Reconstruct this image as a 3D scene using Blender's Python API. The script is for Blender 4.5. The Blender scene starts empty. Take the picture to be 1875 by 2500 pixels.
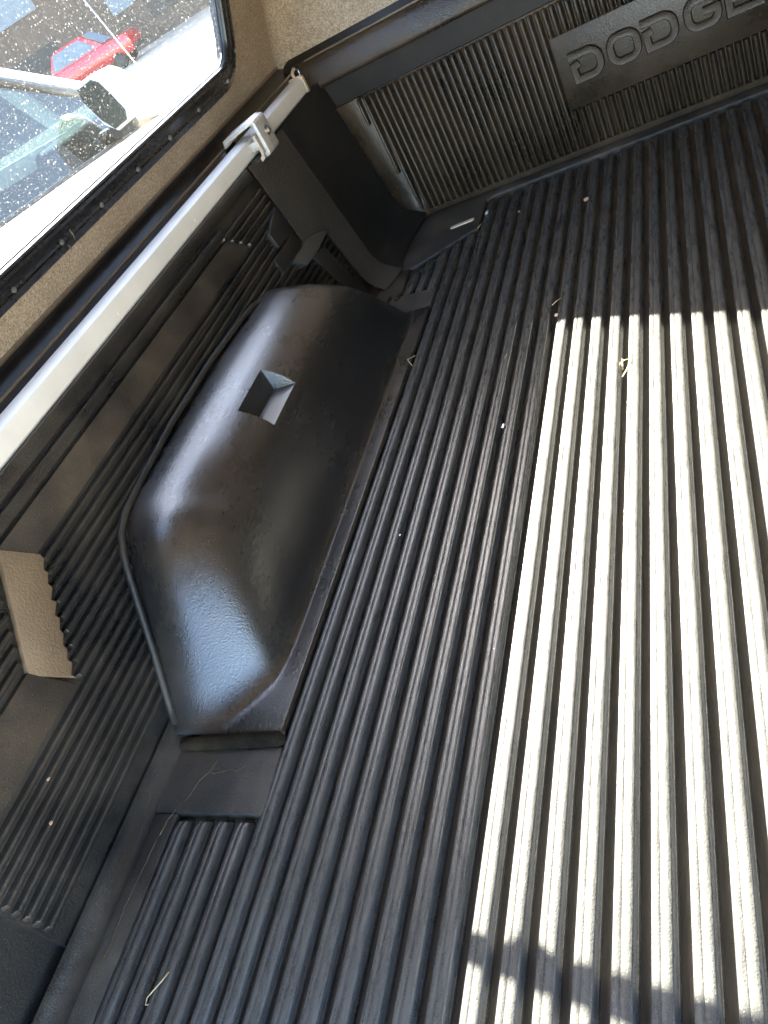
import bpy, bmesh, math, random
import numpy as np
from mathutils import Vector, Matrix

random.seed(7)
rng = np.random.default_rng(7)
sc = bpy.context.scene
COL = sc.collection

# ------------------------------------------------------------------ camera
cam_d = bpy.data.cameras.new("camera")
cam = bpy.data.objects.new("camera", cam_d)
COL.objects.link(cam)
r0 = Vector((0.86522635, 0.22397155, -0.44857565))      # image right
r1 = Vector((-0.16761168, -0.71399735, -0.67978976))    # image down
r2 = Vector((-0.47253539, 0.66335853, -0.58022907))     # view direction
cam.matrix_world = Matrix((
    (r0.x, -r1.x, -r2.x, 0.0),
    (r0.y, -r1.y, -r2.y, 0.0),
    (r0.z, -r1.z, -r2.z, 0.85),
    (0, 0, 0, 1)))
cam_d.sensor_fit = 'VERTICAL'
cam_d.sensor_height = 24.0
cam_d.lens = 24.0 * 1903.06 / 2500.0
cam_d.clip_start = 0.02
cam_d.clip_end = 400.0
sc.camera = cam

# ------------------------------------------------------------------ sky, sun, exposure
SUN = Vector((1.055, -0.86, -1.0)).normalized()           # direction the light travels
w = bpy.data.worlds.new("World")
sc.world = w
w.use_nodes = True
nt = w.node_tree
sky = nt.nodes.new("ShaderNodeTexSky")
sky.sky_type = 'NISHITA'
sky.sun_disc = False
sky.dust_density = 1.6
sky.ozone_density = 0.6
sky.sun_elevation = math.asin(-SUN.z)
sky.sun_rotation = math.atan2(-SUN.x, -SUN.y)
bg = nt.nodes["Background"]
bg.inputs["Strength"].default_value = 0.08
nt.links.new(sky.outputs["Color"], bg.inputs["Color"])
sd = bpy.data.lights.new("sun", 'SUN')
sd.energy = 5.0
sd.angle = math.radians(0.53)
sd.color = (1.0, 0.94, 0.80)
sun = bpy.data.objects.new("sun", sd)
COL.objects.link(sun)
sun.rotation_euler = SUN.to_track_quat('-Z', 'Y').to_euler()
sc.view_settings.view_transform = 'Standard'
sc.view_settings.look = 'None'
sc.view_settings.gamma = 1.0
sc.view_settings.use_curve_mapping = False
sc.view_settings.exposure = 4.65
cy = sc.cycles
cy.use_denoising = True
cy.max_bounces = 10
cy.diffuse_bounces = 6
cy.glossy_bounces = 4
cy.transparent_max_bounces = 12
cy.caustics_reflective = False
cy.caustics_refractive = False

# ------------------------------------------------------------------ helpers: objects
def tag(o, label=None, cat=None, group=None, kind=None):
    if label: o["label"] = label
    if cat: o["category"] = cat
    if group: o["group"] = group
    if kind: o["kind"] = kind
    return o

def link(name, me, mat=None, parent=None):
    o = bpy.data.objects.new(name, me)
    COL.objects.link(o)
    if mat is not None and me is not None and not me.materials:
        me.materials.append(mat)
    if parent is not None:
        o.parent = parent
        if parent.type == 'EMPTY':
            o.location = -Vector(parent.location)
    return o

def empty(name, label, cat, loc=(0, 0, 0), group=None):
    o = bpy.data.objects.new(name, None)
    COL.objects.link(o)
    o.empty_display_size = 0.05
    o.location = loc
    tag(o, label, cat, group)
    return o

def mk(verts, faces, smooth=False, name="mesh"):
    me = bpy.data.meshes.new(name)
    me.from_pydata([tuple(map(float, v)) for v in verts], [], faces)
    me.validate()
    if smooth:
        me.polygons.foreach_set("use_smooth", [True] * len(me.polygons))
    me.update()
    return me

def fix_normals(me):
    bm = bmesh.new(); bm.from_mesh(me)
    bmesh.ops.recalc_face_normals(bm, faces=bm.faces)
    bm.to_mesh(me); bm.free()
    return me

def auto_smooth(me, deg=40):
    me.polygons.foreach_set("use_smooth", [True] * len(me.polygons))
    bm = bmesh.new(); bm.from_mesh(me)
    for e in bm.edges:
        if len(e.link_faces) == 2:
            if e.calc_face_angle(0) > math.radians(deg):
                e.smooth = False
    bm.to_mesh(me); bm.free()
    return me

def box_me(x0, x1, y0, y1, z0, z1, bev=0.0, seg=2):
    bm = bmesh.new()
    bmesh.ops.create_cube(bm, size=1.0)
    for v in bm.verts:
        v.co = Vector(((x0 + x1) / 2 + v.co.x * (x1 - x0), (y0 + y1) / 2 + v.co.y * (y1 - y0), (z0 + z1) / 2 + v.co.z * (z1 - z0)))
    if bev > 0:
        bmesh.ops.bevel(bm, geom=list(bm.edges), offset=bev, segments=seg, affect='EDGES', profile=0.5)
    me = bpy.data.meshes.new("box"); bm.to_mesh(me); bm.free()
    if bev > 0: auto_smooth(me, 50)
    return me

def prism_me(poly, fn, bev=0.0, deg=35):
    """poly: list of (a,b); fn(a,b,s)->xyz for s in (0,1): a closed prism"""
    n = len(poly)
    vs = [fn(a, b, 0) for a, b in poly] + [fn(a, b, 1) for a, b in poly]
    fs = [list(range(n))[::-1], list(range(n, 2 * n))]
    for i in range(n):
        j = (i + 1) % n
        fs.append([i, j, n + j, n + i])
    me = fix_normals(mk(vs, fs))
    if bev > 0:
        bm = bmesh.new(); bm.from_mesh(me)
        bmesh.ops.bevel(bm, geom=list(bm.edges), offset=bev, segments=2, affect='EDGES', profile=0.5, clamp_overlap=True)
        bm.to_mesh(me); bm.free()
        auto_smooth(me, deg)
    return me

def tube_me(pts, rad, n=8, cap=True):
    pts = [Vector(p) for p in pts]
    rads = rad if isinstance(rad, (list, tuple)) else [rad] * len(pts)
    vs, fs = [], []
    prev = None
    for i, p in enumerate(pts):
        t = (pts[min(i + 1, len(pts) - 1)] - pts[max(i - 1, 0)]).normalized()
        if prev is None:
            a = t.cross(Vector((0, 0, 1)))
            if a.length < 1e-3: a = t.cross(Vector((0, 1, 0)))
        else:
            a = prev - t * prev.dot(t)
        a.normalize(); prev = a
        b = t.cross(a)
        for k in range(n):
            an = 2 * math.pi * k / n
            vs.append(p + (a * math.cos(an) + b * math.sin(an)) * rads[i])
    for i in range(len(pts) - 1):
        for k in range(n):
            k2 = (k + 1) % n
            fs.append([i * n + k, i * n + k2, (i + 1) * n + k2, (i + 1) * n + k])
    if cap:
        fs.append(list(range(n))[::-1]); fs.append([(len(pts) - 1) * n + k for k in range(n)])
    return fix_normals(mk(vs, fs, True))

def cyl_me(c, axis, r, h, n=16, bev=0.0):
    bm = bmesh.new()
    bmesh.ops.create_cone(bm, cap_ends=True, segments=n, radius1=r, radius2=r, depth=h)
    if bev:
        bmesh.ops.bevel(bm, geom=[e for e in bm.edges if len(e.link_faces) == 2 and e.calc_face_angle(0) > 1.2], offset=bev, segments=2, affect='EDGES')
    q = Vector(axis).to_track_quat('Z', 'Y').to_matrix().to_4x4()
    bmesh.ops.transform(bm, matrix=Matrix.Translation(Vector(c)) @ q, verts=bm.verts)
    me = bpy.data.meshes.new("cyl"); bm.to_mesh(me); bm.free()
    return auto_smooth(me, 40)

def grid_me(P, smooth=True, flip=False):
    """P: array (m,n,3)"""
    m, n = P.shape[:2]
    vs = P.reshape(-1, 3)
    fs = []
    for i in range(m - 1):
        for j in range(n - 1):
            q = [i * n + j, i * n + j + 1, (i + 1) * n + j + 1, (i + 1) * n + j]
            fs.append(q[::-1] if flip else q)
    return mk(vs, fs, smooth)

# ------------------------------------------------------------------ helpers: materials
class N:
    def __init__(s, name):
        s.m = bpy.data.materials.new(name); s.m.use_nodes = True
        s.t = s.m.node_tree
        s.b = s.t.nodes["Principled BSDF"]; s.out = s.t.nodes["Material Output"]
        g = s.t.nodes.new("ShaderNodeNewGeometry"); s.pos = g.outputs["Position"]; s.geo = g
    def n(s, typ, **kw):
        x = s.t.nodes.new(typ)
        for k, v in kw.items(): setattr(x, k, v)
        return x
    def l(s, a, b): s.t.links.new(a, b)
    def setin(s, node, key, v):
        if hasattr(v, "is_output") or isinstance(v, bpy.types.NodeSocket): s.l(v, node.inputs[key])
        else: node.inputs[key].default_value = v
    def scaled(s, v):
        x = s.n("ShaderNodeVectorMath", operation='MULTIPLY'); s.l(s.pos, x.inputs[0]); x.inputs[1].default_value = v
        return x.outputs[0]
    def noise(s, scale=10, detail=4, rough=0.55, vec=None, dist=0.0):
        x = s.n("ShaderNodeTexNoise"); s.l(vec if vec is not None else s.pos, x.inputs["Vector"])
        x.inputs["Scale"].default_value = scale; x.inputs["Detail"].default_value = detail
        x.inputs["Roughness"].default_value = rough; x.inputs["Distortion"].default_value = dist
        return x.outputs["Fac"]
    def voro(s, scale=100, vec=None, feature='F1', rand=1.0):
        x = s.n("ShaderNodeTexVoronoi", feature=feature); s.l(vec if vec is not None else s.pos, x.inputs["Vector"])
        x.inputs["Scale"].default_value = scale; x.inputs["Randomness"].default_value = rand
        return x
    def ramp(s, f, stops):
        x = s.n("ShaderNodeValToRGB"); s.l(f, x.inputs[0])
        e = x.color_ramp.elements
        while len(e) < len(stops): e.new(0.5)
        for i, (p, c) in enumerate(stops):
            e[i].position = p
            e[i].color = (c, c, c, 1) if isinstance(c, (int, float)) else (*c, 1)
        return x.outputs[0]
    def math(s, op, a, b=None, c=None):
        x = s.n("ShaderNodeMath", operation=op)
        s.setin(x, 0, a)
        if b is not None: s.setin(x, 1, b)
        if c is not None: s.setin(x, 2, c)
        return x.outputs[0]
    def mix(s, f, a, b):
        x = s.n("ShaderNodeMix", data_type='RGBA')
        s.setin(x, 0, f)
        for k, v in ((6, a), (7, b)):
            if isinstance(v, tuple): x.inputs[k].default_value = (*v, 1) if len(v) == 3 else v
            else: s.l(v, x.inputs[k])
        return x.outputs[2]
    def bump(s, h, strength=0.3, dist=0.001, normal=None):
        x = s.n("ShaderNodeBump"); s.l(h, x.inputs["Height"])
        x.inputs["Strength"].default_value = strength; x.inputs["Distance"].default_value = dist
        if normal is not None: s.l(normal, x.inputs["Normal"])
        return x.outputs[0]
    def set(s, **kw):
        names = {"col": "Base Color", "rough": "Roughness", "metal": "Metallic", "spec": "Specular IOR Level", "nor": "Normal", "coat": "Coat Weight", "coatr": "Coat Roughness"}
        for k, v in kw.items():
            i = s.b.inputs[names[k]]
            if isinstance(v, tuple): i.default_value = (*v, 1)
            elif isinstance(v, (int, float)): i.default_value = v
            else: s.l(v, i)
        return s.m

def plastic(name, base=(0.020, 0.020, 0.021), dust=(0.095, 0.078, 0.058), amount=0.35, rough=0.42, grain=0.35, gscale=330, spec=0.5, upward=0.0, coat=0.0):
    k = N(name)
    big = k.noise(4.5, 6, 0.6); mid = k.noise(28, 5, 0.65)
    d = k.math('MULTIPLY', k.ramp(big, [(0.40, 0.0), (0.62, 1.0)]), k.ramp(mid, [(0.3, 0.35), (0.7, 1.0)]))
    fine = k.noise(900, 2, 0.6)
    d = k.math('MULTIPLY', d, k.ramp(fine, [(0.3, 0.55), (0.7, 1.2)]))
    d = k.math('MULTIPLY', d, amount)
    if upward:
        nz_ = k.n('ShaderNodeSeparateXYZ'); k.l(k.geo.outputs['True Normal'], nz_.inputs[0])
        d = k.math('MULTIPLY', d, k.ramp(nz_.outputs[2], [(0.25, 1 - upward), (0.75, 1.0)]))
    col = k.mix(d, base, dust)
    sp = k.noise(420, 1, 0.5)
    lint = k.ramp(sp, [(0.735, 0.0), (0.76, 1.0)])
    col = k.mix(k.math('MULTIPLY', lint, 0.45), col, (0.25, 0.23, 0.2))
    warp = k.noise(60, 3, 0.6)
    v = k.n("ShaderNodeVectorMath", operation='ADD'); k.l(k.pos, v.inputs[0])
    vs = k.n("ShaderNodeVectorMath", operation='SCALE'); nz = k.n("ShaderNodeTexNoise"); k.l(k.pos, nz.inputs["Vector"]); nz.inputs["Scale"].default_value = 120
    k.l(nz.outputs["Color"], vs.inputs[0]); vs.inputs["Scale"].default_value = 0.006; k.l(vs.outputs[0], v.inputs[1])
    vo = k.voro(gscale, v.outputs[0], 'F1')
    h = k.math('ADD', k.math('MULTIPLY', vo.outputs["Distance"], 0.7), k.math('MULTIPLY', k.noise(gscale * 2.2, 3), 0.5))
    h = k.math('ADD', h, k.math('MULTIPLY', mid, 0.6))
    scr = k.noise(14, 4, 0.7, k.scaled((9, 1.2, 5)))
    r = k.math('ADD', k.math('MULTIPLY', d, 0.5), k.math('ADD', rough - 0.08, k.math('MULTIPLY', scr, 0.16)))
    if coat:
        k.b.inputs['Coat Roughness'].default_value = 0.17
        k.l(k.bump(h, grain * 0.55, 0.0016), k.b.inputs['Coat Normal'])
    return k.set(col=col, rough=r, spec=spec, coat=coat, nor=k.bump(h, grain, 0.0016))

M = {}
M['plastic'] = plastic('black_plastic', base=(0.012, 0.012, 0.0122), amount=0.6, rough=0.36)
M['well'] = plastic('wheel_well_plastic', base=(0.009, 0.009, 0.0095), amount=0.5, spec=0.75, rough=0.24, upward=0.85, coat=0.8, dust=(0.075, 0.058, 0.040))
M['wallp'] = plastic('wall_plastic', base=(0.011, 0.0112, 0.0118), amount=0.5, rough=0.26, grain=0.45, spec=0.6)
M['dusty'] = plastic('dusty_plastic', base=(0.017, 0.0142, 0.0112), dust=(0.10, 0.077, 0.052), amount=0.85, spec=0.40, rough=0.55, grain=0.35)
M['bulk_matte'] = plastic('bulkhead_foot_plastic', base=(0.034, 0.024, 0.015), dust=(0.13, 0.09, 0.052), amount=0.6, spec=0.15, rough=0.6)
M['warm_lit_patch'] = plastic('warm_lit_dusty_plastic', base=(0.15, 0.107, 0.064), dust=(0.27, 0.195, 0.118), amount=0.8, rough=0.6, grain=0.6, gscale=240)  # dusty plastic coloured lighter tan in place of warm light from the rear
M['bulk'] = plastic('bulkhead_plastic', base=(0.028, 0.0195, 0.0115), dust=(0.115, 0.078, 0.044), amount=0.6, spec=0.5, rough=0.25, grain=0.4, gscale=300)
M['leather'] = plastic('leathery_plastic', base=(0.040, 0.037, 0.034), dust=(0.10, 0.085, 0.065), amount=0.35, rough=0.42, grain=0.75, gscale=230)
M['lint'] = plastic('linty_black_plastic', base=(0.006, 0.0052, 0.004), dust=(0.08, 0.06, 0.036), amount=0.7, rough=0.8, grain=1.0, gscale=420, spec=0.12)
M['grey'] = plastic('dusty_grey_plastic', base=(0.022, 0.021, 0.0195), dust=(0.155, 0.13, 0.098), amount=0.75, rough=0.44, grain=0.6)
M['dark'] = plastic('matte_black_plastic', base=(0.008, 0.008, 0.008), amount=0.2, rough=0.5, grain=0.3)

def floor_mat():
    k = N('worn_floor_plastic')
    st = k.noise(10, 6, 0.7, k.scaled((9, 1, 9)), 0.3)
    sc2 = k.noise(40, 5, 0.7, k.scaled((6, 0.7, 6)))
    fn = k.noise(600, 3, 0.7)
    f = k.math('ADD', k.math('MULTIPLY', st, 0.5), k.math('ADD', k.math('MULTIPLY', sc2, 0.4), k.math('MULTIPLY', fn, 0.3)))
    col = k.mix(k.ramp(f, [(0.40, 0.0), (0.78, 1.0)]), (0.020, 0.0205, 0.021), (0.095, 0.093, 0.087))
    # pale scuffs and flakes
    fl = k.noise(70, 4, 0.75, k.scaled((2.2, 0.7, 1)))
    pl = k.noise(5, 3, 0.5)
    fm = k.math('MULTIPLY', k.ramp(fl, [(0.63, 0.0), (0.70, 1.0)]), k.ramp(pl, [(0.45, 0.0), (0.65, 1.0)]))
    col = k.mix(k.math('MULTIPLY', fm, 0.5), col, (0.26, 0.25, 0.22))
    h = k.math('ADD', k.math('MULTIPLY', fn, 0.5), k.math('MULTIPLY', k.voro(420).outputs["Distance"], 0.6))
    h = k.math('ADD', h, k.math('MULTIPLY', sc2, 0.8))
    return k.set(col=col, rough=k.math('ADD', 0.15, k.math('MULTIPLY', f, 0.22)), spec=0.6, nor=k.bump(h, 0.40, 0.0013))
M['floor'] = floor_mat()

def groove_mat():
    k = N('dusty_groove')
    a = k.noise(7, 6, 0.6, k.scaled((14, 1.6, 1)))
    b = k.noise(300, 4, 0.7)
    yv = k.n("ShaderNodeSeparateXYZ"); k.l(k.pos, yv.inputs[0])
    far = k.ramp(k.math('MULTIPLY_ADD', yv.outputs[1], 0.4, 0.0), [(0.66, 0.0), (0.86, 1.0)])
    m = k.math('MULTIPLY', k.ramp(a, [(0.42, 0.1), (0.66, 1.0)]), k.math('ADD', 0.30, k.math('MULTIPLY', far, 0.7)))
    col = k.mix(m, (0.032, 0.031, 0.028), (0.16, 0.13, 0.09))
    col = k.mix(k.math('MULTIPLY', b, 0.35), col, (0.05, 0.045, 0.04))
    return k.set(col=col, rough=0.62, nor=k.bump(b, 0.5, 0.001))
M['groove'] = groove_mat()

def carpet_mat(name, c1, c2, c3):
    k = N(name)
    a = k.noise(260, 4, 0.7); b = k.noise(620, 3, 0.7); c = k.noise(9, 4, 0.5)
    f = k.math('ADD', k.math('MULTIPLY', a, 0.7), k.math('MULTIPLY', b, 0.35))
    col = k.ramp(f, [(0.40, c1), (0.52, c2), (0.66, c3)])
    col = k.mix(k.math('MULTIPLY', k.ramp(c, [(0.4, 0.0), (0.7, 1.0)]), 0.25), col, (0.20, 0.15, 0.10))
    return k.set(col=col, rough=0.95, spec=0.1, nor=k.bump(f, 0.6, 0.0025))
M['carpet'] = carpet_mat('tan_headliner_felt', (0.18, 0.145, 0.105), (0.41, 0.335, 0.25), (0.64, 0.54, 0.415))

def simple(name, col, rough=0.5, metal=0.0, spec=0.5, nscale=40, var=0.25, bump=0.05, coat=0.0):
    k = N(name)
    n = k.noise(nscale, 5, 0.6)
    c = k.mix(k.ramp(n, [(0.3, 0.0), (0.72, 1.0)]), tuple(x * (1 - var) for x in col), tuple(min(1, x * (1 + var * 0.5)) for x in col))
    return k.set(col=c, rough=k.math('MULTIPLY_ADD', n, 0.15, rough - 0.07), metal=metal, spec=spec, coat=coat, nor=k.bump(k.noise(nscale * 9, 3), bump, 0.001))
M['rail'] = simple('off_white_rail_paint', (0.82, 0.805, 0.76), 0.50, 0.0, 0.5, 9, 0.10, 0.03)
M['cream'] = simple('cream_plastic', (0.72, 0.60, 0.45), 0.4, 0, 0.5, 60, 0.15)
M['alu'] = simple('dull_aluminium', (0.66, 0.655, 0.63), 0.45, 0.35, 0.5, 70, 0.25, 0.1)
M['alu_cut'] = simple('sawn_aluminium', (0.66, 0.58, 0.48), 0.55, 0.2, 0.5, 120, 0.3, 0.2)
M['steel'] = simple('zinc_steel', (0.5, 0.49, 0.46), 0.35, 0.9, 0.5, 200, 0.3, 0.1)
M['gloss_black'] = simple('gloss_black_paint', (0.008, 0.008, 0.010), 0.16, 0, 0.5, 30, 0.4, 0.02)
M['frame'] = simple('black_window_frame', (0.010, 0.010, 0.010), 0.26, 0, 0.5, 60, 0.3, 0.04)
M['rubber'] = simple('black_rubber', (0.012, 0.012, 0.012), 0.6, 0, 0.4, 80, 0.3, 0.2)
M['brown_metal'] = simple('dusty_metal_edge', (0.20, 0.155, 0.11), 0.45, 0.3, 0.5, 90, 0.3, 0.1)
M['brown_black'] = simple('brown_black_trim', (0.020, 0.016, 0.012), 0.35, 0, 0.5, 50, 0.4, 0.1)
M['white_paint'] = simple('white_car_paint', (0.80, 0.80, 0.79), 0.25, 0, 0.5, 3, 0.02, 0.0, 0.5)
M['red_paint'] = simple('red_car_paint', (0.30, 0.008, 0.012), 0.25, 0, 0.5, 3, 0.05, 0.0, 0.6)
M['dark_trim'] = simple('dark_exterior_trim', (0.018, 0.018, 0.019), 0.5, 0, 0.4, 40, 0.3, 0.05)
M['interior'] = simple('dark_blue_grey_interior', (0.016, 0.022, 0.036), 0.7, 0, 0.3, 12, 0.4, 0.1)
M['green_seat'] = simple('grey_green_seat', (0.06, 0.12, 0.085), 0.8, 0, 0.3, 15, 0.3, 0.1)
M['tyre'] = simple('tyre_rubber', (0.02, 0.02, 0.02), 0.8, 0, 0.3, 40, 0.3, 0.2)
M['asphalt'] = simple('pale_bounce_asphalt', (0.30, 0.25, 0.19), 0.9, 0, 0.3, 2.0, 0.3, 0.4)  # asphalt coloured pale and warm to bounce light into the bed
M['dirt'] = simple('dried_dirt', (0.11, 0.088, 0.06), 0.9, 0, 0.2, 300, 0.4, 0.3)
M['straw'] = simple('dry_straw', (0.62, 0.50, 0.27), 0.6, 0, 0.4, 300, 0.3, 0.1)
M['chip'] = simple('white_flake', (0.8, 0.78, 0.74), 0.6, 0, 0.4, 200, 0.2, 0.2)
M['chip2'] = simple('peach_flake', (0.75, 0.50, 0.33), 0.6, 0, 0.4, 200, 0.2, 0.2)
M['lens'] = simple('clear_indicator_lens', (0.55, 0.6, 0.68), 0.15, 0, 0.5, 60, 0.2, 0.05)
M['roof_panel'] = simple('pale_fibreglass', (0.56, 0.455, 0.325), 0.9, 0, 0.2, 40, 0.2, 0.2)

def brick_mat():
    k = N('dark_brown_brick')
    b = k.n("ShaderNodeTexBrick"); k.l(k.scaled((1, 1, 1)), b.inputs["Vector"])
    b.inputs["Scale"].default_value = 4.0
    b.inputs["Color1"].default_value = (0.075, 0.048, 0.034, 1); b.inputs["Color2"].default_value = (0.10, 0.065, 0.045, 1); b.inputs["Mortar"].default_value = (0.09, 0.08, 0.07, 1)
    n = k.noise(0.8, 4)
    return k.set(col=k.mix(k.math('MULTIPLY', n, 0.6), b.outputs["Color"], (0.05, 0.04, 0.035)), rough=0.9)
M['brick'] = brick_mat()
M['blue_panel'] = simple('pale_blue_panel', (0.11, 0.14, 0.165), 0.5, 0, 0.4, 3, 0.2, 0.0)

def glass_mat(name, tint=(0.95, 0.97, 0.96), dust=True, refl=0.06):
    k = N(name); t = k.t
    t.nodes.remove(k.b)
    tr = k.n("ShaderNodeBsdfTransparent"); tr.inputs[0].default_value = (*tint, 1)
    gl = k.n("ShaderNodeBsdfGlossy"); gl.inputs["Roughness"].default_value = 0.02; gl.inputs[0].default_value = (1, 1, 1, 1)
    lw_ = k.n("ShaderNodeLayerWeight"); lw_.inputs[0].default_value = 0.5
    fz_ = k.math('MULTIPLY_ADD', k.math('POWER', lw_.outputs["Facing"], 5.0), 0.9, refl)
    m1 = k.n("ShaderNodeMixShader"); k.l(fz_, m1.inputs[0]); k.l(tr.outputs[0], m1.inputs[1]); k.l(gl.outputs[0], m1.inputs[2])
    if not dust:
        k.l(m1.outputs[0], k.out.inputs[0]); return k.m
    di = k.n("ShaderNodeBsdfDiffuse"); di.inputs[0].default_value = (0.75, 0.76, 0.72, 1)
    tl = k.n("ShaderNodeBsdfTranslucent"); tl.inputs[0].default_value = (0.75, 0.76, 0.72, 1)
    m2 = k.n("ShaderNodeMixShader"); m2.inputs[0].default_value = 0.5; k.l(di.outputs[0], m2.inputs[1]); k.l(tl.outputs[0], m2.inputs[2])
    # specks: cells with a random radius, slightly streaked
    nz = k.n("ShaderNodeTexNoise"); k.l(k.pos, nz.inputs["Vector"]); nz.inputs["Scale"].default_value = 240
    add = k.n("ShaderNodeVectorMath", operation='MULTIPLY_ADD'); k.l(nz.outputs["Color"], add.inputs[0]); add.inputs[1].default_value = (0.006, 0.006, 0.006); k.l(k.pos, add.inputs[2])
    v1 = k.voro(230, add.outputs[0])
    sepc = k.n("ShaderNodeSeparateColor"); k.l(v1.outputs["Color"], sepc.inputs[0])
    rad = k.ramp(sepc.outputs[0], [(0.50, 0.0), (1.0, 0.30)])
    s1 = k.math('LESS_THAN', v1.outputs["Distance"], rad)
    v2 = k.voro(460, add.outputs[0])
    sep2 = k.n("ShaderNodeSeparateColor"); k.l(v2.outputs["Color"], sep2.inputs[0])
    s2 = k.math('LESS_THAN', v2.outputs["Distance"], k.ramp(sep2.outputs[1], [(0.5, 0.0), (1.0, 0.36)]))
    patch = k.noise(3.5, 4, 0.6)
    patchr = k.ramp(patch, [(0.3, 0.45), (0.7, 1.0)])
    drip = k.noise(30, 3, 0.5, k.scaled((1, 1.6, 0.12)))
    dr = k.ramp(drip, [(0.70, 0.0), (0.76, 0.35)])
    f = k.math('MULTIPLY', k.math('ADD', k.math('MULTIPLY', s1, 0.30), k.math('MULTIPLY', s2, 0.15)), patchr)
    f = k.math('ADD', f, k.math('MULTIPLY', dr, 0.10))
    f = k.math('ADD', f, 0.008)
    m3 = k.n("ShaderNodeMixShader"); k.l(f, m3.inputs[0]); k.l(m1.outputs[0], m3.inputs[1]); k.l(m2.outputs[0], m3.inputs[2])
    k.l(m3.outputs[0], k.out.inputs[0])
    return k.m
M['dusty_glass'] = glass_mat('dusty_window_glass')
M['car_glass'] = glass_mat('tinted_car_glass', (0.20, 0.26, 0.27), False, 0.05)

# ------------------------------------------------------------------ setting
YB = 2.3425            # bulkhead face
XC = -0.127            # centre line of the bed
def wx(z): return -0.965 - 0.13 * z          # left liner wall face
gnd = link('ground', grid_me(np.array([[(x, y, -0.75) for y in np.linspace(-60, 140, 3)] for x in np.linspace(-120, 80, 3)]), False, True), M['asphalt'])
tag(gnd, kind='structure')

# ------------------------------------------------------------------ bed liner
liner = empty('bed_liner', 'black ribbed plastic liner covering the floor, side and front of the pickup bed', 'bed liner', (XC, 1.1, -0.02))

# floor sheet (groove bottoms)
floor = link('floor', box_me(-1.06, 0.80, -0.15, 2.42, -0.03, -0.017), M['groove'], liner)

def rib_profile_floor():
    return [(-0.0148, -0.0185), (-0.0134, -0.0070), (-0.0122, -0.0022), (-0.0098, -0.0005), (-0.0040, 0.0), (-0.0030, -0.0007), (-0.0020, 0.0001),
            (0.0040, 0.0003), (0.0076, -0.0004), (0.0096, -0.0028), (0.0104, -0.0095), (0.0118, -0.0110), (0.0124, -0.0185)]
def extrude_rib(prof, segs, fn):
    """segs: list of (s, scale) along the rib; fn(a,b,s,scale) -> xyz"""
    n = len(prof); vs = []; fs = []
    for s, k in segs:
        for a, b in prof: vs.append(fn(a, b, s, k))
    for i in range(len(segs) - 1):
        for j in range(n - 1):
            fs.append([i * n + j, i * n + j + 1, (i + 1) * n + j + 1, (i + 1) * n + j])
    fs.append(list(range(n))[::-1]); fs.append([(len(segs) - 1) * n + j for j in range(n)])
    me = fix_normals(mk(vs, fs)); return auto_smooth(me, 38)

PITCH = 0.0384; X0 = -0.4242
def floor_rib_me(y0, y1):
    prof = rib_profile_floor()
    segs = [(y0, 0.0), (y0 + 0.006, 0.8), (y0 + 0.014, 1.0), (y1 - 0.020, 1.0), (y1 - 0.009, 0.8), (y1, 0.0)]
    return extrude_rib(prof, segs, lambda a, b, s, k: (a * (0.75 + 0.25 * k), s, -0.0185 + (b + 0.0185) * k))
cache = {}
def add_floor_rib(k, y0, y1):
    key = (round(y0, 3), round(y1, 3))
    if key not in cache: cache[key] = floor_rib_me(y0, y1)
    o = link('rib', cache[key], M['floor'], floor)
    o.location = Vector((X0 + k * PITCH, 0, 0)) + Vector((0, 0, random.uniform(-0.0006, 0.0)))
floor.matrix_parent_inverse = Matrix.Identity(4)
for k in range(-8, 24):
    if k >= -6: ye = 2.276
    else: ye = {-7: 2.085, -8: 2.068}[k]
    add_floor_rib(k, -0.12, ye)
for k, ye in ((-9, 2.045), (-10, 2.012), (-11, 1.975)):
    add_floor_rib(k, 1.815 - 0.008 * (k + 9), ye)
for k in (-9, -10, -11, -12):
    add_floor_rib(k, -0.12, 0.384)
for k in range(24, 28):
    add_floor_rib(k, -0.12, 0.384)

# smooth pads at rib-top height
def pad(poly, z1=0.0, mat='grey', bev=0.004, z0=-0.0175):
    me = prism_me(poly, lambda a, b, s: (a, b, z1 if s else z0), bev)
    return link('pad', me, M[mat], floor)
pad([(-0.985, 0.386), (-0.738, 0.386), (-0.744, 0.492), (-0.985, 0.490)])                     # behind the wheel well step
pad([(-0.985, -0.14), (-0.8995, -0.14), (-0.8995, 0.3855), (-0.985, 0.3855)], -0.001)         # strip along the wall
pad([(-0.99, 1.724), (-0.752, 1.724), (-0.752, 1.800), (-0.78, 1.822), (-0.868, 1.835), (-0.868, 1.99), (-0.99, 1.99)])
pad([(-1.03, 1.993), (-0.868, 1.985), (-0.79, 2.030), (-0.712, 2.080), (-0.678, 2.096), (-0.678, 2.275), (-0.640, 2.284), (0.40, 2.284), (0.40, 2.332), (-1.03, 2.332)], -0.0005)
pad([(0.66, 0.386), (0.50, 0.386), (0.50, 2.284), (0.66, 2.332)], -0.001)
link('fold_bar', tube_me([(-0.956, 0.4985, -0.004), (-0.945, 0.499, 0.0015), (-0.90, 0.4995, 0.003), (-0.80, 0.501, 0.003), (-0.752, 0.5015, 0.003), (-0.744, 0.502, -0.002)], [0.004, 0.0105, 0.0125, 0.0125, 0.012, 0.006], 12), M['lint'], floor)
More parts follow.
